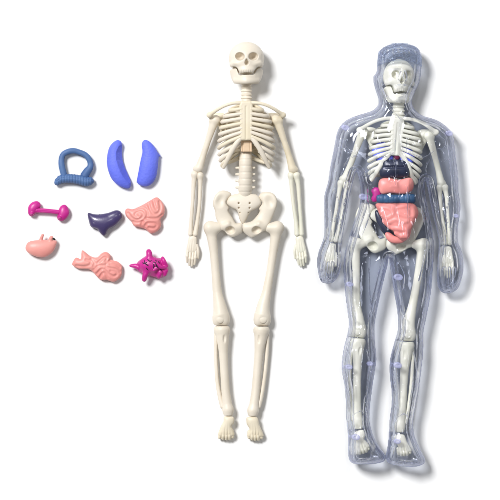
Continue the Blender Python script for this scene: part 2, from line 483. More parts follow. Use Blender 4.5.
# spine
f = Fld((232, 104, 0), (260, 200, 26), 0.55)
f.tube([(246.2, 104, 10), (246.2, 130, 9), (246, 150, 12), (245.6, 160, 14.5), (245.4, 176, 14.5), (245.2, 188, 12.5), (245, 199, 7)], [4.5, 4.8, 5.6, 6.6, 6.6, 6.8, 6.6], n=10)
for s in (-1, 1):
    for y in (168.0, 174.4, 181, 187.5):
        f.tube([(245.4+s*5, y, 12.5), (245.4+s*8.9, y, 12.8)], [1.5, 1.35], 1)
f.disp(lambda X, Y, Z: 0.38*np.exp(-(((Y-150) % 6.5-3.2)/0.7)**2)*(Y > 152)*(Y < 194))
part('spine', f, BONE, key='spine')
# collarbones, shoulder blades
for s in (1, -1):
    pts = [(243, 103.6, 28.5), (234.0, 104.0, 30), (225.8, 106.2, 29.5), (218.4, 109.8, 27), (213.2, 113.2, 23.5), (209.8, 115.4, 21)]
    if s < 0: pts = mir(pts)
    f = fld(pts, 5, 0.5); f.tube(pts, [2.1, 1.65, 1.65, 1.7, 1.9, 2.4])
    e = pts[-1]
    f.ell((e[0], e[1]+0.3, e[2]-0.5), (3.2, 2.8, 3.0), 1.2)
    part('collarbone', f, BONE_WARM, key='collarbone')
    P = [(210.5, 114), (217, 113), (224, 113.5), (229, 118), (226.5, 131), (223.5, 137), (219.5, 129), (215.5, 122), (210.5, 119)]
    if s < 0: P = [(2*CX-x, y) for x, y in P]
    f = Fld((min(p[0] for p in P)-5, 108, -1), (max(p[0] for p in P)+5, 142, 20), 0.55)
    f.puff(P, 7.5, 2.2)
    f.tube([(P[0][0], 117, 15), (P[0][0]+s*5.5, 118, 12), (P[0][0]+s*10, 119, 9)], [2.4, 2.2, 1.8], 1.5)
    part('shoulder_blade', f, BONE_WARM, key='shoulder_blade')

def longbone(name, pts, rads, blobs=(), cuts=(), mat=BONE, v=0.5, zs=1.0, key=None, k=2.2, dfn=None):
    f = fld(pts, max(rads)+9, v)
    f.tube(pts, rads, zs=zs)
    for c, r, a in blobs: f.ell(c, r, k, a)
    for c, r, a in cuts: f.ell(c, r, 1.2, a, 'cut')
    if dfn: f.disp(dfn)
    return part(name, f, mat, key=key or name)

# arms, left in the picture then right
longbone('upper_arm_bone', [(214.8, 121.5, 14), (212.4, 128, 13.5), (208.0, 141.5, 11.5), (203.2, 156, 9.5), (199.4, 167.5, 8.5)], [4.6, 3.9, 3.0, 3.1, 4.2],
         [((216.0, 120.0, 14.5), (4.6, 4.6, 4.6), 0), ((211.8, 120.8, 14), (2.8, 3.2, 3.4), 0), ((197.2, 169.5, 8), (4.6, 3.2, 3.4), 0.3)], mat=BONE, key='upper_arm_L')
longbone('upper_arm_bone', [(277.0, 121.5, 14), (279.6, 128, 13.5), (284.2, 141.5, 11.5), (288.8, 156, 9.5), (292.2, 168, 8.5)], [4.6, 3.9, 3.0, 3.1, 4.2],
         [((275.6, 120.0, 14.5), (4.6, 4.6, 4.6), 0), ((280.2, 120.8, 14), (2.8, 3.2, 3.4), 0), ((293.8, 170.5, 8), (4.6, 3.2, 3.4), -0.3)], mat=BONE_WARM, key='upper_arm_R')
def forearm(o, i, m, side):
    longbone('forearm_bone', o, [3.1, 2.2, 1.8, 1.9, 2.5], [(o[0], (3.4, 3.2, 3.2), 0)], mat=m, key='forearm_'+side)
    longbone('forearm_bone', i, [2.8, 2.0, 1.8, 2.0, 2.7], [(i[0], (3.2, 3.4, 3.2), 0)], mat=m, key='forearm_'+side)
forearm([(194.8, 174.5, 8), (193.8, 184, 8), (192.6, 204, 7.5), (191.2, 222, 6.8), (190.6, 234, 6.2)],
        [(200.2, 175.5, 8), (200.4, 186, 8), (199.4, 206, 7.5), (197.4, 222, 6.8), (195.4, 234, 6.2)], BONE, 'L')
forearm([(296.4, 175.5, 8), (298.4, 186, 8), (299.6, 204, 7.5), (301.0, 222, 6.8), (301.6, 234, 6.2)],
        [(291.0, 175.5, 8), (291.4, 186, 8), (293.6, 206, 7.5), (296.0, 222, 6.8), (297.0, 234, 6.2)], BONE_GREEN, 'R')
def hand(wr, tip, halfw, thumb, mat, side):
    wr = np.array(wr, float); tip = np.array(tip, float)
    ax = (tip-wr); Ln = np.hypot(*ax); ax /= Ln
    nx = np.array([-ax[1], ax[0]])*thumb
    q = lambda t, u, z: (wr[0]+ax[0]*t*Ln+nx[0]*u*halfw, wr[1]+ax[1]*t*Ln+nx[1]*u*halfw, z)
    pl = [q(0.0, -0.55, 0)[:2], q(0.0, 0.55, 0)[:2], q(0.22, 0.75, 0)[:2], q(0.5, 0.9, 0)[:2], q(0.58, 0.3, 0)[:2], q(0.58, -0.4, 0)[:2], q(0.52, -0.95, 0)[:2], q(0.25, -0.8, 0)[:2]]
    P = np.array(pl)
    f = Fld((P[:, 0].min()-4, P[:, 1].min()-4, -1), (P[:, 0].max()+4, P[:, 1].max()+4, 12), 0.4)
    f.puff(pl, 5.2, 2.6, m=3)
    for u in (-0.42, 0.05, 0.5):
        f.tube([q(0.18, u*0.8, 7.9), q(0.56, u, 7.6)], 0.55, 0.8, op='cut')
    f.tube([q(0.13, -0.7, 8.2), q(0.15, 0.7, 8.2)], 0.5, 0.8, op='cut')
    h = part('hand', f, mat, key='hand_'+side)
    for u, e, t0 in ((-0.72, 0.88, 0.5), (-0.22, 0.985, 0.54), (0.26, 1.0, 0.54), (0.7, 0.94, 0.5)):
        pts = [q(t0-0.02, u, 5.4), q((t0+e)/2, u*1.0, 6.2), q(e, u*0.9, 4.4)]
        g = fld(pts, 3, 0.4); g.tube(pts, [1.45, 1.4, 1.15])
        g.ell(pts[1], (1.6, 1.6, 1.6), 0.8)
        part('finger', g, mat, h, key='finger_'+side)
    pts = [q(0.3, 0.75, 5), q(0.5, 1.12, 5.4), q(0.72, 1.15, 4.2)]
    g = fld(pts, 3, 0.4); g.tube(pts, [1.6, 1.4, 1.1])
    part('thumb', g, mat, h, key='finger_'+side)
hand((193.0, 236.0), (190.6, 265.6), 5.8, -1, BONE, 'L')
hand((299.2, 236.0), (302.6, 265.8), 5.6, 1, BONE_GREEN, 'R')

# pelvis
hipL = [(214.2, 198), (217.5, 192.8), (222.8, 190.6), (228.8, 191.8), (231.4, 194.6), (227.6, 199.5), (226.2, 203), (229.2, 207.8), (228.6, 211.2), (232.5, 217.5),
        (236.3, 223.3), (241.9, 222.6), (242.4, 228), (242.0, 232.5), (237, 235.8), (232.5, 237.2), (228, 235.2), (223.0, 229.3), (218.8, 223.8), (215.8, 217.5), (215.2, 211.5), (213, 204.8)]
hipR = [(259.0, 195.6), (261.8, 192.6), (267.8, 191.9), (273.8, 194.0), (277.0, 199.5), (277.0, 205.5), (274.7, 212.3), (271.9, 218.6), (266.6, 228), (261, 232.9),
        (253.5, 237.3), (249.8, 236.9), (243.8, 232.2), (242.6, 228), (243.4, 223.3), (247.5, 222.4), (252.8, 220.3), (259.3, 212.3), (259.0, 208.5), (261.4, 204.8), (262.0, 202.5), (259.0, 198)]
for P, hc, ic, s, ky in ((hipL, (229.6, 230.2), (221.0, 201), 1, 'hip_L'), (hipR, (257.4, 230.2), (269.5, 202), -1, 'hip_R')):
    q = np.array(P)
    f = Fld((q[:, 0].min()-5, 186, -2), (q[:, 0].max()+5, 242, 28), 0.5)
    ox = 246.0
    f.puff(P, 10, 4.6, base=lambda X, Y: 0.16*np.clip(np.abs(X-ox)-8, 0, 40)*np.clip((222-Y)/22, 0, 1)+2.6*np.exp(-((Y-227)/6)**2))
    f.ell((ic[0], ic[1], 24.5), (7.0, 10, 10.2), 2.5, s*0.35, 'cut')
    f.ell((hc[0]+s*0.5, hc[1]+0.2, 17.2), (5.2, 4.3, 7.0), 1.2, s*0.25, 'cut')
    f.tube([(hc[0]-s*7.5, hc[1]-2.5, 12), (hc[0]-s*1.5, hc[1]-6.2, 15.5)], [2.6, 2.2], 2.5)
    part('hip_bone', f, BONE, key=ky)
sac = [(229.8, 196.4), (226.8, 203.2), (231.8, 207.8), (237, 211), (239.8, 220.2), (243, 224.0), (246.2, 220.2), (250.5, 212.3), (257.6, 207.8), (261.2, 202.5), (258, 195.8), (251.3, 193.9), (237.6, 193.9)]
f = Fld((221, 188, -2), (267, 229, 26), 0.5)
f.puff(sac, 12.5, 4.8, base=lambda X, Y: -0.004*(Y-205)**2)
for y, w in ((203.3, 5.5), (208.1, 5.4), (213, 4.3)):
    for s in (-1, 1):
        f.ell((244.3+s*w, y, 18), (1.05, 1.05, 5), 0.5, 0, 'cut')
for y, w in ((205.7, 4), (210.5, 3.6), (215, 2.6), (218.6, 1.8)):
    f.tube([(244.3-w, y, 17.7-0.004*(y-205)**2), (244.3, y+0.6, 17.8-0.004*(y-205)**2), (244.3+w, y, 17.7-0.004*(y-205)**2)], 0.5, 0.8, op='cut')
part('sacrum', f, BONE, key='sacrum')

# legs
def femur(pts, rads, troch, neckpts, knee, side):
    f = fld(pts, 14, 0.55)
    f.tube(pts, rads)
    f.ell(troch, (4.4, 5.0, 6.0), 3)
    f.tube(neckpts, [6.2, 5.2, 4.0], 4)
    kx, ky = knee
    s = 1 if side == 'L' else -1
    f.ell((kx-3.6, ky+1.0, 8.6), (5.0, 6.4, 6.2), 4)
    f.ell((kx+3.6, ky+1.0, 8.6), (5.0, 6.4, 6.2), 4)
    f.slab([(kx-20, ky+6.0), (kx+20, ky+6.2), (kx+20, ky+20), (kx-20, ky+20)], -10, 40, 0.4, 0.8, op='cut')
    o = part('thigh_bone', f, BONE, key='femur_'+side)
    g = Fld((kx-9, ky-9, 6), (kx+9, ky+9, 22), 0.45)
    g.ell((kx-s*0.9, ky-0.6, 14.4), (4.4, 4.6, 2.0))
    part('kneecap', g, BONE, o, key='kneecap_'+side)
femur([(210.6, 228, 9.5), (212.0, 237, 9.5), (213.9, 252, 9), (215.6, 272, 8.5), (217.4, 292, 8.5), (219.6, 305, 9), (221.0, 314, 9)], [6.0, 5.2, 4.2, 4.0, 4.6, 6.3, 7.8],
      (209.0, 227.4, 10), [(211.5, 228.5, 10), (216.5, 227.6, 11), (220.0, 227.0, 11)], (221.3, 319.2), 'L')
femur([(277.8, 228, 9.5), (275.6, 237, 9.5), (273.2, 252, 9), (270.2, 272, 8.5), (266.6, 292, 8.5), (263.6, 305, 9), (262.4, 314, 9)], [6.0, 5.2, 4.2, 4.0, 4.6, 6.3, 7.8],
      (278.0, 227.4, 10), [(275.5, 228.5, 10), (271.0, 228.0, 11), (267.6, 227.6, 11)], (262.2, 319.4), 'R')
def shin(pts, rads, top, bot, side):
    f = fld(pts, 10, 0.55)
    f.tube(pts, rads)
    f.ell((top[0], top[1]+4, 8.5), (7.6, 5, 5.8), 3)
    f.slab([(top[0]-20, top[1]-20), (top[0]+20, top[1]-20), (top[0]+20, top[1]), (top[0]-20, top[1])], -10, 40, 0.4, 0.8, op='cut')
    s = 1 if side == 'L' else -1
    f.ell((top[0]+s*2.6, top[1]+13, 15.2), (1.5, 4.4, 2.2), 1.0, 0, 'cut')
    f.ell((bot[0], bot[1]-6, 8), (5.4, 4.8, 5.4), 3)
    f.slab([(bot[0]-20, bot[1]), (bot[0]+20, bot[1]), (bot[0]+20, bot[1]+20), (bot[0]-20, bot[1]+20)], -10, 40, 0.4, 0.8, op='cut')
    f.tube([(bot[0]-7, bot[1]-10, 13.4), (bot[0], bot[1]-10.6, 14), (bot[0]+7, bot[1]-10, 13.4)], 0.35, 0.4, op='cut')
    part('shin_bone', f, BONE, key='shin_'+side)
shin([(222, 330, 8.5), (222.8, 340, 8.5), (223.4, 352, 8.5), (224.3, 370, 8), (225.6, 390, 8), (227.4, 405, 8), (228.3, 414, 8)], [7.4, 6.0, 4.5, 4.1, 4.3, 4.9, 4.6], (222.0, 326.0), (228.2, 415.4), 'L')
shin([(261.4, 330, 8.5), (260.4, 340, 8.5), (259.0, 352, 8.5), (257.4, 370, 8), (255.8, 390, 8), (254.0, 405, 8), (252.8, 414, 8)], [7.4, 6.0, 4.5, 4.1, 4.3, 4.9, 4.6], (261.4, 326.4), (252.8, 416), 'R')
longbone('calf_bone', [(216.2, 333, 7), (215.8, 345, 6.5), (216.0, 360, 6.2), (217.2, 380, 6.2), (219.8, 396, 6.5), (222.6, 406, 7)], [2.2, 1.9, 1.8, 1.9, 2.2, 2.6], key='calf_L')
longbone('calf_bone', [(267.2, 334, 7), (267.4, 345, 6.5), (266.4, 360, 6.2), (264.2, 380, 6.2), (261.4, 396, 6.5), (258.6, 406, 7)], [2.2, 1.9, 1.8, 1.9, 2.2, 2.6], key='calf_R')
footL = [(224.4, 416.2), (233.3, 416.6), (234.1, 422.8), (231.6, 426), (233.2, 429.6), (233.6, 436.0), (219.0, 436.0), (220.2, 427.6), (223.4, 421.2)]
footR = [(247.4, 416.8), (257, 417), (259.4, 424.4), (262.0, 431), (262.8, 436.6), (247.6, 436.6), (249.5, 429.2), (247, 424.4), (246.3, 420.4)]
for P, s, ky, toes in ((footL, 1, 'L', [(220.6, 431.5, 219.6, 438.0), (223.6, 432, 223.0, 439.0), (226.6, 432, 226.4, 439.4), (229.4, 432, 229.6, 439.2), (232.0, 431.5, 232.4, 437.6)]),
                       (footR, -1, 'R', [(249.2, 432, 249.2, 438.0), (252.0, 433, 252.2, 439.6), (254.8, 433, 255.2, 440.0), (257.6, 433, 258.4, 439.8), (260.6, 432, 261.4, 438.2)])):
    q = np.array(P)
    f = Fld((q[:, 0].min()-4, 411, -2), (q[:, 0].max()+4, 440, 20), 0.42)
    f.puff(P, 6.8, 4.8, 1.15, 1.2, base=lambda X, Y: 2.2*np.clip((430-Y)/14, 0, 1))
    mx, mn = q[:, 0].mean(), 421.5
    for j in range(4):
        tx = (toes[j][0]+toes[j+1][0])/2
        f.tube([(mx+(tx-mx)*0.55, 421.5, 13.0), (tx, 429, 11.8), (tx, 436, 10.2)], [0.4, 0.75, 0.7], 0.7, op='cut')
    f.tube([(q[:, 0].min()-2, 420.0, 14.6), (q[:, 0].max()+2, 420.5, 14.6)], 0.5, 0.6, op='cut')
    ft = part('foot', f, BONE_WARM, key='foot_'+ky)
    for (x0, y0, x1, y1) in toes:
        g = fld([(x0, y0, 6), (x1, y1, 5)], 3, 0.4)
        dz = 1.6 if (x0, y0) in (toes[0][:2], toes[-1][:2]) else 0
        g.tube([(x0, y0-2+dz, 7.2-dz), ((x0+x1)/2, (y0+y1)/2, 7.4-dz), (x1, y1-0.9, 5.6)], [1.95, 2.0, 1.75], zs=1.5)
        part('toe', g, BONE_WARM, ft, key='toe_'+ky)

# ------------------------------------------------------------------ the second skeleton, inside the clear figure
sk2 = thing('toy_skeleton', 'pale skeleton sealed inside the transparent plastic human figure on the right', 'toy skeleton', (400, 260, 0), 'plastic toy skeletons')
def sim(a0, a1, b0, b1, zs=1.0, zo=0.0, sx=1.0):
    """the in-plane turn, shift and size that carries segment a0-a1 onto b0-b1"""
    a0, a1, b0, b1 = [np.array(q, float) for q in (a0, a1, b0, b1)]
    da, db = a1-a0, b1-b0
    sc = np.hypot(*db)/np.hypot(*da)
    an = math.atan2(db[1], db[0])-math.atan2(da[1], da[0])
    return a0, b0, sc, an, zs, zo, sx
def recolour(o, m):
    if o.data.materials[0] is BEIGE: return
    o.material_slots[0].link = 'OBJECT'
    o.material_slots[0].material = m
def carry(keys, T, mat=None, turn=0.0, dx=0.0):
    mat = mat or BONE_PALE
    a0, b0, sc, an, zs, zo, sx = T
    for k in keys:
        for o in SKEL.get(k, []):
            if o.parent is not sk: continue
            c = o.copy(); col.objects.link(c); c.parent = sk2
            w = wloc(o)
            p = np.array([w[0]/S+250, 250-w[1]/S, w[2]/S])
            d = p[:2]-a0
            e = np.array([math.cos(an)*d[0]-math.sin(an)*d[1], math.sin(an)*d[0]+math.cos(an)*d[1]])*sc
            e = e*np.array([sx, 1])
            c.location = W((b0[0]+e[0], b0[1]+e[1], p[2]*zs+zo))-np.array(sk2.location)
            c.rotation_euler = (0, turn, -an)
            c.location.x += dx*S
            c.scale = (sc*sx, sc, zs)
            recolour(c, mat)
            for ch in o.children:
                h = ch.copy(); col.objects.link(h); h.parent = c
                recolour(h, mat)
zt = 6.0
TS = sim((246.5, 44), (246.5, 84), (398.6, 61.5), (397.6, 103.0), 0.70, 7, 0.87)
carry(['skull'], TS, turn=0.26)
carry(['jaw'], TS, turn=0.26, dx=0.8)
carry(['neck'], sim((246.4, 84), (246.4, 104), (398.4, 99), (397.6, 121), 0.9, zt))
carry(['breastbone', 'spine', 'tip'], sim((246, 104), (246, 194), (397.0, 120.6), (390.6, 207.5), 0.86, zt-1, 0.98))
carry(['collarbone'], sim((213, 114), (280, 114), (362.5, 129), (432, 131), 0.72, zt+3))
carry(['shoulder_blade'], sim((213, 114), (280, 114), (362, 128), (432, 131), 0.9, zt))
carry(['upper_arm_L'], sim((214.8, 121), (198.5, 170), (362, 133), (344.5, 180), 0.95, zt))
carry(['forearm_L'], sim((197.4, 174), (193.0, 236), (343.2, 183), (333.0, 242), 0.95, zt+1))
carry(['hand_L'], sim((193, 236), (190.6, 265.6), (332.6, 244), (327.6, 273), 0.95, zt+3))
carry(['upper_arm_R'], sim((277, 121), (293, 170), (428.4, 137), (441.0, 184), 0.95, zt))
carry(['forearm_R'], sim((293.8, 175), (299.4, 236), (441.8, 187), (447.0, 245), 0.95, zt+1))
carry(['hand_R'], sim((299.2, 236), (302.6, 265.8), (447.2, 247), (448.4, 277), 0.95, zt+3))
carry(['hip_L', 'hip_R', 'sacrum'], sim((221, 192), (270, 192), (364.0, 204.6), (416.4, 206.5), 0.9, zt-1, 1.0))
carry(['femur_L'], sim((211, 224), (221.3, 325.3), (355.0, 240), (357.6, 337.2), 0.9, zt))
carry(['femur_R'], sim((276, 224), (262.3, 325.8), (422.0, 241), (406.8, 341), 0.9, zt))
carry(['shin_L', 'calf_L'], sim((222, 326.6), (228.2, 415.4), (357.6, 338.6), (357.6, 428.6), 0.9, zt, 0.95))
carry(['shin_R', 'calf_R'], sim((261.4, 327.2), (252.8, 416), (406.2, 342.4), (399.0, 431.8), 0.9, zt, 0.95))
carry(['foot_L'], sim((228.5, 416), (226.5, 440), (357.8, 430), (363.5, 453), 0.95, zt+6))
carry(['foot_R'], sim((252.5, 416), (255.5, 440), (398.8, 433.4), (404.2, 455), 0.95, zt+6))

# ------------------------------------------------------------------ loose organs
def organ(name, label, cat, f, mat, group=None, smooth=2):
    o = obj(name, f.mesh(smooth), mat)
    o['label'] = label; o['category'] = cat
    if group: o['group'] = group
    return o
def zoomp(pts, ox, oy, k): return [(ox+x/k, oy+y/k) for x, y in pts]

# colon arch
G = 'loose toy organs on the white surface'
ct = thing('colon', 'slate blue arch-shaped loop with a ribbed bar across its open end', 'toy organ', (74, 165, 0), G)
A = zoomp([(118, 372), (100, 300), (98, 245), (112, 205), (150, 182), (195, 174), (240, 184), (290, 204), (322, 236), (338, 275), (336, 312), (312, 345), (292, 378)], 50, 130, 8.333)
pts = [(x, y, 5.2+1.2*math.sin(i*1.9)*0.4) for i, (x, y) in enumerate(A)]
f = fld(pts, 6, 0.4)
f.tube(pts, [3.3, 3.2, 3.0, 2.8, 2.8, 2.9, 2.7, 2.7, 2.8, 2.9, 3.2, 3.9, 4.4], zs=1.3)
f.disp(lambda X, Y, Z: 0.8*np.maximum(Z-7.4, 0)**1.0*0.6)
obj('loop', f.mesh(), BLUEGREY, ct)
B = zoomp([(62, 436), (92, 412), (140, 405), (200, 407), (255, 418), (305, 430), (335, 425)], 50, 130, 8.333)
pts = [(x, y, 5.6) for x, y in B]
f = fld(pts, 7, 0.35)
f.tube(pts, [3.3, 4.4, 4.6, 4.6, 4.8, 5.0, 4.0], zs=1.1)
bx = np.array(B)
f.disp(lambda X, Y, Z: 0.42*np.exp(-(((X-50) % 2.75-1.37)/0.5)**2)+0.4*np.exp(-((Y-np.interp(X, bx[:, 0], bx[:, 1])+1.1)/0.45)**2))
obj('ribbed_bar', f.mesh(1), BLUEGREY, ct)
# lungs
LL = zoomp([(130, 72), (100, 85), (70, 120), (55, 170), (50, 230), (60, 290), (85, 350), (130, 395), (185, 418), (215, 412), (221, 375), (205, 310), (178, 255), (166, 200), (159, 140), (155, 90)], 100, 130, 7.143)
RIDGE = zoomp([(152, 78), (128, 120), (118, 160), (122, 215), (140, 268), (168, 325), (205, 380), (218, 405)], 100, 130, 7.143)
q = np.array(LL); f = Fld((103, 136, -1), (136, 192, 22), 0.4)
f.puff(LL, 5.2, 9, 1.15, 0.58)
rd = np.array(RIDGE)
xr = lambda Y: np.interp(Y, rd[:, 1], rd[:, 0])
f.F = smax(f.F, ((Z_ := f.Z())-11.6+0.07*np.maximum(f.Y()-163, 0)+1.45*(f.X()-xr(f.Y())))*0.56, 0.3)
organ('lung', 'curved periwinkle blue lung with a sharp ridge, left one of the loose pair', 'toy organ', f, VIOLET, 'loose toy lungs')
RL = zoomp([(318, 72), (302, 90), (300, 120), (303, 160), (290, 220), (277, 290), (265, 365), (283, 393), (330, 404), (370, 385), (400, 340), (412, 280), (417, 225), (420, 185), (408, 150), (380, 108), (348, 78)], 100, 130, 7.143)
f = Fld((133, 136, -1), (166, 192, 24), 0.4)
f.puff(RL, 5.2, 10.5, 1.0, 0.5)
f.tube([(157.6, 154.5, 5), (160.4, 156.2, 4)], [1.4, 0.5], 1.0)
f.tube([(138, 181, 4), (137.0, 182.6, 3)], [1.2, 0.4], 1.0)
organ('lung', 'broad rounded periwinkle blue lung with a small spur on its right edge', 'toy organ', f, VIOLET, 'loose toy lungs')
# kidneys
kd = thing('kidneys', 'magenta dumbbell-shaped kidney pair joined by a thin bar', 'toy organ', (49, 211, 0), G)
k1 = zoomp([(55, 145), (58, 110), (82, 82), (115, 74), (136, 88), (140, 112), (122, 128), (112, 150), (84, 176), (62, 168)], 20, 190, 6.667)
k2 = zoomp([(258, 138), (272, 108), (300, 98), (322, 118), (331, 155), (312, 190), (282, 207), (256, 200), (248, 178), (258, 158)], 20, 190, 6.667)
for P, hx in ((k1, (32.4, 213.6)), (k2, (60.4, 217.6))):
    q = np.array(P)
    f = Fld((q[:, 0].min()-3, q[:, 1].min()-3, -1), (q[:, 0].max()+3, q[:, 1].max()+3, 18), 0.35)
    f.puff(P, 5.2, 6, 1.1, 0.85, m=3)
    f.ell((hx[0], hx[1], 8), (1.9, 1.6, 2.4), 0.6)
    obj('kidney', f.mesh(), MAGENTA, kd)
pts = [(36.5, 210.4, 6), (47, 210.9, 6.4), (58.5, 212.3, 6)]
f = fld(pts, 4, 0.35)
f.tube(pts, [2.5, 2.2, 2.4])
f.tube([(38, 210.8, 8.6), (47, 211.3, 8.7), (58, 212.6, 8.6)], 0.4, 0.5, op='cut')
obj('connecting_bar', f.mesh(), MAGENTA, kd)
# stomach
stp = thing('stomach', 'smooth salmon pink bean-shaped stomach with two short stubs on top', 'toy organ', (41, 248, 0), G)
P = zoomp([(42, 370), (60, 346), (100, 336), (150, 333), (200, 334), (244, 338), (243, 365), (224, 408), (192, 436), (150, 450), (100, 441), (60, 421), (40, 396)], 20, 190, 6.667)
f = Fld((22, 228, -1), (62, 261, 20), 0.4)
f.puff(P, 6, 8, 1.0, 0.7)
f.tube([(41.0, 240.5, 7), (42.0, 237.6, 8), (43.0, 235.2, 8.5)], [1.9, 1.6, 1.4], 1.5)
f.tube([(50.0, 241.5, 7), (51.0, 239.0, 8), (51.8, 237.4, 8.5)], [2.2, 1.9, 1.7], 1.5)
obj('pouch', f.mesh(3), PINK, stp)
f = Fld((51, 234, 4), (60, 243, 14), 0.35)
f.tube([(53.2, 238.5, 8.2), (55.0, 239.3, 8.0)], [1.1, 0.9])
obj('stub_opening_shade', f.mesh(), BLACK, stp, 'small black piece painting the dark of the stub opening')  # solid black piece, paints the shade inside the opening
# liver
P = zoomp([(42, 122), (70, 126), (100, 128), (150, 121), (190, 107), (215, 115), (222, 140), (210, 165), (185, 190), (152, 210), (138, 234), (125, 242), (106, 226), (90, 206), (60, 195), (48, 165)], 80, 190, 5.263)
f = Fld((84, 206, -1), (126, 240, 22), 0.4)
f.puff(P, 5, 9.5, 1.0, 0.5)
lobe = zoomp([(112, 132), (150, 122), (190, 108), (214, 116), (221, 140), (206, 162), (172, 162), (140, 146)], 80, 190, 5.263)
f.puff(lobe, 6.5, 8.2, 1.0, 0.6, k=1.2)
f.ell((93.5, 223, 22), (6.5, 5.5, 8.6), 3, 0.5, 'cut')
f.ell((108.5, 226, 22), (4.5, 7, 9.0), 3, 0.25, 'cut')
organ('liver', 'glossy dark violet wedge-shaped liver coming to a blunt point', 'toy organ', f, NAVY, G)

def coil(name, label, P, z0, H, paths, r, zt_, bounds, v, mat, group, top=1.0, bot=0.7, carve=()):
    f = Fld(*bounds, v)
    f.puff(P, z0, H, top, bot)
    for pth in paths:
        h = []
        for (x, y) in pth:
            i = int(np.clip((x-f.lo[0])/v, 0, f.F.shape[0]-1)); j = int(np.clip((y-f.lo[1])/v, 0, f.F.shape[1]-1))
            c = np.nonzero(f.F[i, j] < 0)[0]
            h.append((x, y, (f.ax[2][c[-1]] if len(c) else z0)+zt_))
        f.tube(h, r, 0.9, n=7)
    for pth in carve:
        h = []
        for (x, y) in pth:
            i = int(np.clip((x-f.lo[0])/v, 0, f.F.shape[0]-1)); j = int(np.clip((y-f.lo[1])/v, 0, f.F.shape[1]-1))
            c = np.nonzero(f.F[i, j] < 0)[0]
            h.append((x, y, (f.ax[2][c[-1]] if len(c) else z0)+0.35))
        f.tube(h, 1.0, 1.9, op='cut')
    return organ(name, label, 'toy organ', f, mat, group)
# fan-shaped intestine
P = zoomp([(238, 112), (250, 97), (280, 100), (330, 78), (370, 55), (405, 38), (430, 60), (446, 90), (443, 130), (424, 155), (428, 185), (410, 215), (375, 229), (345, 206), (310, 196), (285, 190), (270, 165), (245, 140)], 80, 190, 5.263)
pa = [zoomp(p, 80, 190, 5.263) for p in (
    [(262, 118), (285, 150), (310, 165), (335, 150), (330, 118), (300, 112)],
    [(345, 88), (352, 110), (368, 132), (395, 130), (420, 108), (424, 75)],
    [(375, 75), (390, 100), (405, 62)],
    [(330, 185), (340, 165), (380, 165), (410, 160), (412, 185), (385, 200), (352, 190)],
    [(362, 150), (330, 140)], [(290, 178), (318, 184)])]
ca = [zoomp(p, 80, 190, 5.263) for p in (
    [(254, 122), (272, 146), (296, 158), (322, 150), (334, 130), (322, 114), (300, 118), (292, 130), (304, 138)],
    [(288, 100), (330, 92), (350, 104), (356, 128), (346, 150), (330, 166), (300, 172), (280, 168)],
    [(362, 76), (372, 104), (390, 126), (412, 122), (424, 96), (420, 62)], [(388, 58), (396, 88), (404, 100)],
    [(352, 150), (380, 152), (412, 148), (434, 132)], [(330, 168), (326, 188), (338, 200)], [(346, 188), (358, 176), (392, 176), (404, 188), (392, 202), (364, 200)])]
coil('intestine', 'salmon pink fan-shaped intestine with coiled folds, beside the dark liver', P, 4.5, 7, [], 1.75, -0.6, ((122, 194, -1), (168, 237, 22)), 0.36, PINK, G, carve=ca)
# long intestine
P = zoomp([(135, 78), (160, 95), (200, 125), (248, 133), (285, 100), (320, 92), (350, 115), (357, 150), (400, 163), (435, 190), (441, 230), (432, 280), (402, 310), (370, 322), (330, 310), (285, 308), (250, 285), (215, 245), (180, 225), (105, 220), (60, 195), (58, 175), (85, 135), (122, 145), (127, 100)], 65, 240, 7.692)
pa = [zoomp(p, 65, 240, 7.692) for p in (
    [(232, 195), (250, 160), (285, 120), (320, 110), (338, 132), (328, 165), (305, 192), (325, 212), (370, 218), (415, 225), (420, 265), (395, 298), (360, 305), (325, 280), (318, 255)],
    [(345, 175), (390, 180), (425, 210)],
    [(240, 245), (270, 215), (300, 235)], [(258, 272), (285, 245), (310, 290)],
    [(95, 205), (160, 205), (205, 200), (215, 165), (170, 150), (140, 120)])]
ca = [zoomp(p, 65, 240, 7.692) for p in (
    [(250, 180), (276, 154), (306, 132), (322, 142), (318, 160)], [(356, 152), (334, 172), (316, 194), (330, 212), (368, 218), (404, 228), (424, 246)],
    [(318, 240), (340, 262), (374, 280), (400, 268), (392, 246), (356, 238)], [(222, 232), (256, 200), (296, 196)], [(246, 262), (282, 226), (306, 226)],
    [(268, 290), (292, 256), (316, 262), (330, 292)], [(90, 200), (150, 205), (192, 192), (198, 164), (166, 152)], [(352, 182), (390, 188), (424, 208)], [(206, 146), (228, 172), (222, 204)])]
coil('intestine', 'salmon pink long intestine with a forked tail at its left end and looping folds', P, 4.5, 6.4, [], 1.55, -0.5, ((69, 246, -1), (126, 286, 22)), 0.36, PINK, G, carve=ca)
# heart
ht = thing('heart', 'magenta heart with stubby vessels and dark purple vein lines', 'toy organ', (152, 266, 0), G)
P = zoomp([(135, 222), (150, 182), (190, 152), (225, 130), (270, 132), (300, 150), (345, 152), (388, 190), (405, 240), (390, 290), (340, 315), (285, 308), (230, 292), (180, 275), (145, 252)], 120, 240, 8.333)
f = Fld((127, 246, -1), (172, 284, 24), 0.38)
f.puff(P, 6.5, 11.5, 1.0, 0.55)
f.ell((150.5, 264.5, 12), (11, 7.5, 6.5), 4)
z3 = lambda p, z: (120+p[0]/8.333, 240+p[1]/8.333, z)
f.tube([z3((248, 150), 13), z3((246, 115), 13), z3((242, 98), 12)], [3.2, 3.1, 2.7], 2)
f.tube([z3((385, 215), 11), z3((368, 175), 13), z3((357, 150), 12)], [2.4, 2.1, 1.6], 1.5)
f.tube([z3((225, 260), 12), z3((212, 295), 12), z3((204, 328), 10)], [3.2, 2.9, 2.4], 2)
f.tube([z3((340, 270), 12), z3((330, 295), 11.5), z3((326, 310), 10)], [2.6, 2.2, 1.7], 1.5)
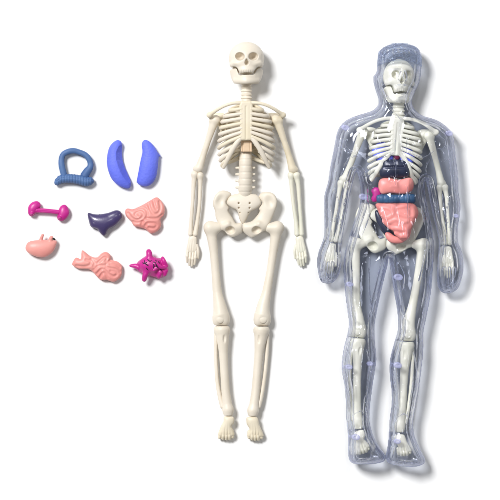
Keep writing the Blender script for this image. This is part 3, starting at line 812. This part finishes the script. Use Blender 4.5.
f.tube([z3((385, 255), 11), z3((375, 285), 10)], [2.4, 2.0], 1.5)
f.tube([z3((300, 195), 17), z3((345, 225), 15.5), z3((378, 232), 13)], [1.8, 1.8, 1.5], 1.5)
f.tube([z3((285, 250), 17.0), z3((310, 232), 16.5)], [1.5, 1.5], 1.2)
hf = f
obj('heart_muscle', f.mesh(), MAGENTA, ht)
g = Fld((126, 258, 2), (142, 274, 18), 0.35)
g.tube([z3((160, 226), 8.5), z3((128, 216), 8.5), z3((90, 214), 8)], [3.4, 2.5, 1.3], 1)
obj('vessel', g.mesh(), MAGENTA, ht)
def on_top(F, x, y):
    i = int(np.clip((x-F.lo[0])/F.v, 0, F.F.shape[0]-1)); j = int(np.clip((y-F.lo[1])/F.v, 0, F.F.shape[1]-1))
    c = np.nonzero(F.F[i, j] < 0)[0]
    return F.ax[2][c[-1]] if len(c) else 6
for ln in ([(188, 186), (210, 196), (226, 204), (242, 218)], [(205, 168), (212, 192), (226, 208)], [(188, 200), (212, 194), (232, 182)], [(225, 208), (240, 208)],
           [(276, 196), (286, 218), (274, 248)], [(318, 176), (334, 196)], [(336, 240), (352, 262)], [(232, 160), (250, 176), (272, 170)], [(220, 230), (238, 252)], [(296, 190), (306, 208), (312, 226), (326, 232)], [(300, 218), (318, 216)], [(295, 165), (310, 180)], [(275, 182), (300, 188)]):
    pts = []
    for p in spline(ln, 3):
        x, y = 120+p[0]/8.333, 240+p[1]/8.333
        pts.append((x, y, on_top(hf, x, y)+0.12))
    g = fld(pts, 2, 0.28); g.tube(pts, [0.35, 0.62, 0.55, 0.3], n=2)
    obj('vein_line', g.mesh(1), DARK, ht)

# ------------------------------------------------------------------ organs inside the clear figure
GI = 'toy organs inside the clear figure'
def inner(name, label, P, z0, H, mat, group=GI, top=1.0, bot=0.7, extra=None, v=0.55):
    q = np.array(P)
    f = Fld((q[:, 0].min()-5, q[:, 1].min()-5, z0-H*1.3-4), (q[:, 0].max()+5, q[:, 1].max()+5, z0+H*1.3+5), v)
    f.puff(P, z0, H, top, bot)
    if extra: extra(f)
    return organ(name, label, 'toy organ', f, mat, group)
inner('lung', 'blue violet lung peeking out below the ribs inside the clear figure, under its left-hand ribs', [(374, 146), (382, 142), (390, 147), (393, 157), (391, 164), (382, 165), (375, 160), (371, 153)], 25, 6, VIOLET, 'lungs inside the clear figure')
inner('lung', 'blue violet lung peeking out below the ribs inside the clear figure, under its right-hand ribs', [(398, 152), (404, 146), (411, 150), (414, 158), (411, 164), (403, 165.6), (398, 161)], 25, 6, VIOLET, 'lungs inside the clear figure')
def lobes(f):
    f.tube([(375, 168.4, 33.2), (394, 167.6, 34.6), (413, 168.4, 33.2)], 1.2, 0.9, op='cut')
    f.tube([(395, 158, 33), (395.6, 168, 34.6)], 1.0, 0.9, op='cut')
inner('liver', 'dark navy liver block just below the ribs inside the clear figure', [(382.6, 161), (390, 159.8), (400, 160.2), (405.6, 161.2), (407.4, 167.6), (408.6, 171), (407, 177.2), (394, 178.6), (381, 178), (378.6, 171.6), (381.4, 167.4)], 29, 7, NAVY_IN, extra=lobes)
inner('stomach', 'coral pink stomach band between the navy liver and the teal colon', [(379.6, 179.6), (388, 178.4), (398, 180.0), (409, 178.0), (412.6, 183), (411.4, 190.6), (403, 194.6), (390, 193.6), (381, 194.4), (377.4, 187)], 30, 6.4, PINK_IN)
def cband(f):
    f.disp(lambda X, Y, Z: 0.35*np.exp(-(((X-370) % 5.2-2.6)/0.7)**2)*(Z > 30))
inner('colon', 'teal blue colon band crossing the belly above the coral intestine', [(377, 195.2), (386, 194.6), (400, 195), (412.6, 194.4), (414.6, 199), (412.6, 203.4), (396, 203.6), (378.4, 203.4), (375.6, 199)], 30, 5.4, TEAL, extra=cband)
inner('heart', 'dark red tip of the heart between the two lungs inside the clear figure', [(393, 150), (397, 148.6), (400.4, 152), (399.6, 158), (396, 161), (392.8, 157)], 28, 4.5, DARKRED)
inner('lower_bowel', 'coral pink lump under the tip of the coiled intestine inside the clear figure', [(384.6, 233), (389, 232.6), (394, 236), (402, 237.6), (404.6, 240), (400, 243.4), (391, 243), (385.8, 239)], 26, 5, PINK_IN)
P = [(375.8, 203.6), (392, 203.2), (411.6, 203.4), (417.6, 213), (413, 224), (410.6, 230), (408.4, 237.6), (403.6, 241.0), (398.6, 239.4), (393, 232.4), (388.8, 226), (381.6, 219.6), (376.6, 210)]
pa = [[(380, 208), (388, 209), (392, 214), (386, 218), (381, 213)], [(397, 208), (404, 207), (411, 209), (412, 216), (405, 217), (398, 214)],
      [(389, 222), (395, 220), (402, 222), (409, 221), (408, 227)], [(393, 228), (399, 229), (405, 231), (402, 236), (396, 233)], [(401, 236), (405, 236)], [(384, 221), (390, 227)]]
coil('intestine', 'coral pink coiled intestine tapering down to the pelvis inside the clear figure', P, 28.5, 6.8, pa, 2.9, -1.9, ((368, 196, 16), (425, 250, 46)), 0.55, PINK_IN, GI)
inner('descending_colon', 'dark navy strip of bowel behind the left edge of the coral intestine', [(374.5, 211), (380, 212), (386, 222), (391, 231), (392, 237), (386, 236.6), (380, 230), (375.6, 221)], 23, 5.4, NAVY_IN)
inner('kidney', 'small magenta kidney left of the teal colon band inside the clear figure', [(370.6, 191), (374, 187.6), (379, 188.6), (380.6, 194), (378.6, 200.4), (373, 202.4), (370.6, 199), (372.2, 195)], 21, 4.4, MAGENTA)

# ------------------------------------------------------------------ the clear figure
OUT = [(397.5, 44.6), (408, 45.4), (415.6, 48.2), (419.2, 53), (420.4, 61), (420.2, 69), (419.6, 77), (417.6, 85), (414.2, 92), (411.6, 99), (411.4, 105.4), (414.6, 111), (421.6, 116.4),
       (434.8, 120.4), (444.4, 126.4), (451.2, 134.2), (453.4, 146), (454.8, 158.6), (456.2, 170), (457.2, 182), (457.4, 192), (459.2, 204.6), (458.6, 216), (456.8, 227), (456.6, 241), (461.0, 252.2),
       (462.6, 266.2), (460.2, 279.6), (455.6, 289.4), (446, 293), (438.8, 289), (436.8, 277.6), (437.6, 258), (438.6, 244), (436.6, 230), (432.8, 216), (429.8, 202), (427.4, 190), (425.4, 181.6), (424.0, 183.4),
       (424.2, 192), (427, 207.6), (430.4, 224), (432.4, 238.4), (432.6, 258), (431.8, 270), (429.8, 293), (425.4, 317), (422.4, 332), (422.4, 345), (422, 356), (419.8, 374), (417.4, 391.6), (414.8, 405), (412.4, 418),
       (412.6, 431), (416, 441.8), (421, 452.4), (424.2, 459.6), (420.8, 464), (410.2, 466), (397.6, 464.6), (388.2, 462), (385.4, 456), (387.2, 447), (388.6, 434.6), (389.6, 418.4), (391.6, 402), (391.4, 391),
       (389.6, 374), (390, 358.6), (394, 343), (397.6, 330), (397.4, 313), (393.4, 289), (389.6, 265), (388.4, 257.6), (387.2, 263), (382.4, 282.4), (377, 306.6), (373.8, 326), (374.2, 342), (375.6, 359), (372.8, 378.4),
       (369.6, 402), (368.8, 420), (372.2, 434.4), (378, 445.4), (384.4, 454.4), (384.0, 459.4), (378.6, 462), (363.4, 463.4), (352, 462), (348.2, 454.4), (348, 434.6), (346.4, 420), (346, 405), (344.8, 387),
       (341.8, 367.4), (343.8, 348), (347.4, 334), (348.8, 321), (346, 300), (343.4, 271.4), (344.4, 256), (347.4, 243), (351, 231), (356, 216), (359.8, 203), (360.6, 189), (357.8, 175), (356.2, 172.0), (354.0, 176),
       (349.4, 193.6), (346.4, 210.4), (343, 230), (340.8, 246), (341.0, 258), (340.4, 267), (336.8, 277.4), (331, 282.6), (322.8, 282.4), (319.4, 277), (317.2, 263.6), (318.6, 252.4), (324.2, 236), (324.4, 216),
       (324.4, 197), (328.2, 182.2), (330.4, 167), (332.8, 155.4), (335.0, 144.4), (336.8, 134.6), (341, 125.8), (348.8, 119.6), (360, 115.4), (372.4, 111.4), (378.0, 105.4), (378.2, 99), (375.6, 91), (373.6, 83), (373.4, 77.4),
       (376.4, 73.0), (377.2, 64), (378.4, 54), (383, 48.6), (390, 45.6)]
MUSCLE_STREAKS = [[(345, 141), (346, 150), (352, 153)], [(344, 166), (350, 158), (357, 157)], [(438, 136), (444, 142), (442, 149), (436, 150)], [(441, 163), (447, 160), (449, 166)],
          [(369, 258), (368, 285), (371, 312), (375, 314), (377, 290)], [(400, 290), (402, 310), (404, 318)], [(417, 280), (421, 265), (424, 250)],
          [(366, 350), (368, 370), (365, 395)], [(412, 352), (415, 372), (411, 400)], [(393, 370), (395, 392)], [(368, 152), (380, 158), (393, 153)], [(407, 153), (420, 158), (432, 152)],
          [(366, 165), (370, 172), (366, 180), (371, 188)], [(428, 160), (424, 170), (428, 180)], [(384, 100), (392, 112), (399, 120)], [(414, 100), (408, 112), (402, 120)],
          [(381, 86), (386, 97), (396, 103), (408, 102), (415, 92)], [(334, 190), (338, 205), (334, 222)], [(449, 196), (445, 214), (449, 230)], [(352, 415), (360, 410), (366, 416)], [(396, 418), (403, 413), (409, 420)],
          [(399.8, 73), (397.8, 78), (398.6, 81.6), (401.6, 82.6)], [(404.0, 73), (405.4, 78), (404.6, 81.6)],
          [(394, 87.6), (398, 86.2), (401, 86.8), (404, 86.2), (408, 87.6)], [(376.4, 75), (380, 77.5), (378.6, 84)],
          [(367, 196), (369, 215), (362, 235)], [(424, 200), (425, 220), (428, 240)], [(352, 270), (351, 295), (354, 318)], [(427, 270), (425, 295), (420, 318)], [(398, 262), (404, 275), (403, 288)]]
def bump(X, Y):
    g = lambda x, y, sx, sy, a: a*np.exp(-((X-x)/sx)**2-((Y-y)/sy)**2)
    b = g(401.6, 77, 2.8, 4.5, 4.0)+g(401.6, 71, 2.2, 5, 1.0)                  # nose
    b = b+g(393, 67.0, 7.5, 2.2, 1.6)+g(409.5, 67.0, 7, 2.2, 1.6)                  # brows
    b = b-g(393.4, 73, 4, 2.8, 1.0)-g(409, 73, 3.6, 2.8, 1.0)
    b = b+g(401, 86.4, 6, 1.5, 0.6)+g(401, 90.2, 5.4, 1.6, 1.5)
    b = b+g(401, 97, 4.5, 3.0, 3.6)+g(377, 79, 2, 4.5, 2.4)
    b = b+2.0/(1+np.exp((Y-(61.5+0.012*(X-399)**2))/0.5))*(np.abs(X-399) < 30)*(Y < 75)      # cap edge
    b = b-g(399, 103, 9, 4, 2.5)
    b = b+g(381, 143, 12, 12, 2.8)+g(419, 144, 12, 12, 2.8)-g(400, 142, 3.5, 16, 1.2)
    b = b+1.1*np.exp(-((X-394)/0.7)**2)*(Y > 140)*(Y < 186)+1.1*np.exp(-((X-406)/0.7)**2)*(Y > 140)*(Y < 240)
    for (y, a) in ((168, 1.4), (183, 1.4), (198, 1.4)):
        b = b+g(391, y, 6, 5, a)+g(408, y, 6, 5, a)
    b = b+g(359, 334, 6, 6, 2.6)+g(408.5, 338, 6, 6, 2.6)
    b = b+g(344, 128, 6, 7, 2)+g(445, 134, 6, 7, 2)
    b = b+g(365, 449, 13, 11, 9)+g(404, 452, 14, 11, 9)
    for x, y in ((352.5, 458.6), (358, 459.4), (363.6, 459.6), (369.4, 459), (378, 457), (391, 459.6), (397.4, 461.8), (403.6, 462.6), (409.4, 462.4), (417.4, 459.4)):
        b = b+g(x, y, 2.7, 4.2, 4.5)
    for x0, y0, x1, y1 in ((323.5, 262, 322, 279), (328, 263, 327, 280), (332.5, 263, 331.8, 280), (443.5, 268, 443.5, 288), (448.4, 268, 448.6, 290), (453.4, 268, 453, 288)):
        t = np.clip(((X-x0)*(x1-x0)+(Y-y0)*(y1-y0))/((x1-x0)**2+(y1-y0)**2), 0, 1)
        b = b-3.0*np.exp(-((X-x0-t*(x1-x0))**2+(Y-y0-t*(y1-y0))**2)/1.2)
    b = b+g(361, 288, 7, 26, 2.6)+g(411, 286, 8, 28, 2.6)+g(358, 372, 7, 24, 2.2)+g(404, 376, 7, 24, 2.2)
    b = b+0.55*np.sin(0.5*X+1.6*np.sin(0.10*Y))*np.sin(0.075*Y+0.06*X)*(np.tanh((Y-104)/4)+1)/2
    # muscle and face lines, plus added ridges shaped to catch white streaks
    for ln in MUSCLE_STREAKS:
        d = line_d(X[:, :, 0], Y[:, :, 0], spline(ln, 5))[:, :, None]
        b = b+1.5*np.exp(-(d/0.7)**2)
    # added ribs along the outline, shaped to imitate white rim lines
    px, py = X[:, :, 0], Y[:, :, 0]
    sd = poly_sd(px, py, spline(OUT, 4, True))[:, :, None]
    wob = 0.55+0.45*np.sin(X*0.21+1.3*np.sin(Y*0.13))*np.cos(Y*0.17)
    b = b+wob*(1.9*np.exp(-((sd+3.4)/0.8)**2)-1.3*np.exp(-((sd+5.2)/0.8)**2)+0.9*np.exp(-((sd+7.0)/0.9)**2))
    b = b+g(338, 262, 2.2, 8, 1.6)+g(440, 262, 2.2, 8, 1.6)
    return b
Z0 = 17.0; TH = 1.9
f = Fld((312, 39.5, -3), (468, 471, 56), 0.72)
f.puff(OUT, Z0, 20, 1.24, 0.82, bump=bump)
body = f.F
cf = thing('clear_human_figure', 'transparent lavender-tinted plastic man with a skeleton and organs inside, lying on the right', 'toy figure', (398, 255, 0))
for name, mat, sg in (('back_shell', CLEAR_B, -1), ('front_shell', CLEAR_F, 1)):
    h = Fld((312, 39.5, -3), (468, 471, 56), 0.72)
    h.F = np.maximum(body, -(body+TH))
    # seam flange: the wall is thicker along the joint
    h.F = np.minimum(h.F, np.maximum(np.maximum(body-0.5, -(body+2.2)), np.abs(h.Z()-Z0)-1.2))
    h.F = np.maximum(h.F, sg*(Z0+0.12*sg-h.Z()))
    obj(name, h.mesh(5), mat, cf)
cp = Fld((372, 40, 14), (428, 72, 56), 0.7)
bs = Fld((372, 40, 14), (428, 72, 56), 0.7)
ix = [np.clip(np.round((a-o)/f.v).astype(int), 0, n-1) for a, o, n in zip(cp.ax, f.lo, body.shape)]
bs = body[np.ix_(*ix)]
pat = 0.35*np.sin(cp.X()*1.15)*np.exp(-((cp.Y()-52.5)/3.0)**2)+0.6*np.exp(-((cp.X()-397)/2.2)**2-((cp.Y()-55.5)/1.2)**2)
edge = cp.Y()-(62.0+0.012*(cp.X()-399)**2)
cp.F = np.maximum(np.maximum(np.maximum(bs-0.75-pat, -(bs-0.2)), edge), Z0+1.5-cp.Z())
obj('cap', cp.mesh(2), CLEAR_CAP, cf, 'bluish clear cap band over the forehead')
for (x, y, r, z) in ((349.3, 284, 1, 0), (397.3, 277, 1.25, 0), (348.4, 366.3, 1, 0), (396.8, 364.5, 1.15, 0), (369, 363, 0.9, 0), (355.3, 436, 1.15, 4), (396.4, 440, 1, 4),
                     (454.6, 216, 0.8, 0), (362.5, 197, 1.2, 0), (345, 128.6, 1.1, 0), (448, 134, 1, 0)):
    i, j = int((x-f.lo[0])/f.v), int((y-f.lo[1])/f.v)
    zz = f.ax[2][np.nonzero(body[i, j] < 0)[0][-1]]
    g = Fld((x-7, y-7, 4), (x+7, y+7, zz+6), 0.5)
    g.tube([(x, y, Z0-5), (x, y, zz-2)], 1.9*r)
    g.ell((x, y, zz-0.2), (3.8*r, 2.7*r, 1.7), 0.8, 0.2)
    g.ell((x, y, zz+1.9), (1.9*r, 1.2*r, 1.5), 0.6, 0.2, 'cut')
    obj('connector_peg', g.mesh(), FROST, cf)

# ------------------------------------------------------------------ surface
me = bpy.data.meshes.new('tabletop')
e = 6.0
me.from_pydata([(-e, -e, 0), (e, -e, 0), (e, e, 0), (-e, e, 0)], [], [(0, 1, 2, 3)])
tb = bpy.data.objects.new('tabletop', me); col.objects.link(tb)
tb['kind'] = 'structure'
m = bpy.data.materials.new('white_paper'); m.use_nodes = True
b = m.node_tree.nodes['Principled BSDF']
b.inputs['Roughness'].default_value = 0.9; b.inputs['Specular IOR Level'].default_value = 0.1
n = m.node_tree.nodes.new('ShaderNodeTexNoise'); n.inputs['Scale'].default_value = 400
r = m.node_tree.nodes.new('ShaderNodeValToRGB')
r.color_ramp.elements[0].color = (0.89, 0.89, 0.89, 1); r.color_ramp.elements[1].color = (0.92, 0.92, 0.92, 1)
m.node_tree.links.new(n.outputs['Fac'], r.inputs['Fac']); m.node_tree.links.new(r.outputs['Color'], b.inputs['Base Color'])
me.materials.append(m)

# ------------------------------------------------------------------ light
from mathutils import Vector
def area(name, loc, size, power, color=(1, 1, 1), target=(0, 0, 0)):
    l = bpy.data.lights.new(name, 'AREA'); l.shape = 'DISK'; l.size = size; l.energy = power; l.color = color
    o = bpy.data.objects.new(name, l); col.objects.link(o)
    o.location = loc
    o.rotation_euler = (Vector(target)-Vector(loc)).to_track_quat('-Z', 'Y').to_euler()
    o['kind'] = 'helper'
    return o
area('key_softbox', (-2.4, 2.4, 5.1), 1.7, 412)
area('overhead_fill', (0.8, 0.6, 5.0), 0.7, 22)  # added fill lamp, evens out the shading from above
area('added_glint_light', (1.9, 0.6, 1.7), 0.16, 5)  # small lamps added for white glints on the clear shell
area('added_glint_light', (-1.7, -0.7, 1.9), 0.14, 4)
area('added_glint_light', (0.3, 1.9, 1.6), 0.14, 4)
w = bpy.data.worlds.new('World'); bpy.context.scene.world = w; w.use_nodes = True
w.node_tree.nodes['Background'].inputs['Color'].default_value = (0.95, 0.97, 1, 1)
# made-up surround: glow raised near the horizon to brighten clear edges, dim overhead
wn = w.node_tree.nodes; wl = w.node_tree.links
wt = wn.new('ShaderNodeTexCoord'); wx = wn.new('ShaderNodeSeparateXYZ'); wm = wn.new('ShaderNodeMapRange')
wm.interpolation_type = 'SMOOTHSTEP'
wm.inputs['From Min'].default_value = 0.1; wm.inputs['From Max'].default_value = 0.62
wm.inputs['To Min'].default_value = 0.5; wm.inputs['To Max'].default_value = 0.03
wl.new(wt.outputs['Generated'], wx.inputs[0]); wl.new(wx.outputs['Z'], wm.inputs['Value'])
wl.new(wm.outputs['Result'], wn['Background'].inputs['Strength'])

# ------------------------------------------------------------------ camera
D = 5000*S
cd = bpy.data.cameras.new('camera'); cam = bpy.data.objects.new('camera', cd); col.objects.link(cam)
cam.location = (0, 0, D)
cd.sensor_width = 36; cd.lens = 36*D/(500*S)
cd.clip_start = 0.05; cd.clip_end = 50
sc = bpy.context.scene
sc.camera = cam
sc.render.engine = 'CYCLES'
sc.cycles.transparent_max_bounces = 40
sc.cycles.max_bounces = 10
sc.cycles.use_denoising = True
sc.cycles.caustics_reflective = False
sc.cycles.caustics_refractive = True
sc.view_settings.view_transform = 'Standard'
sc.view_settings.look = 'None'
sc.view_settings.exposure = 0.0
sc.view_settings.gamma = 1.0
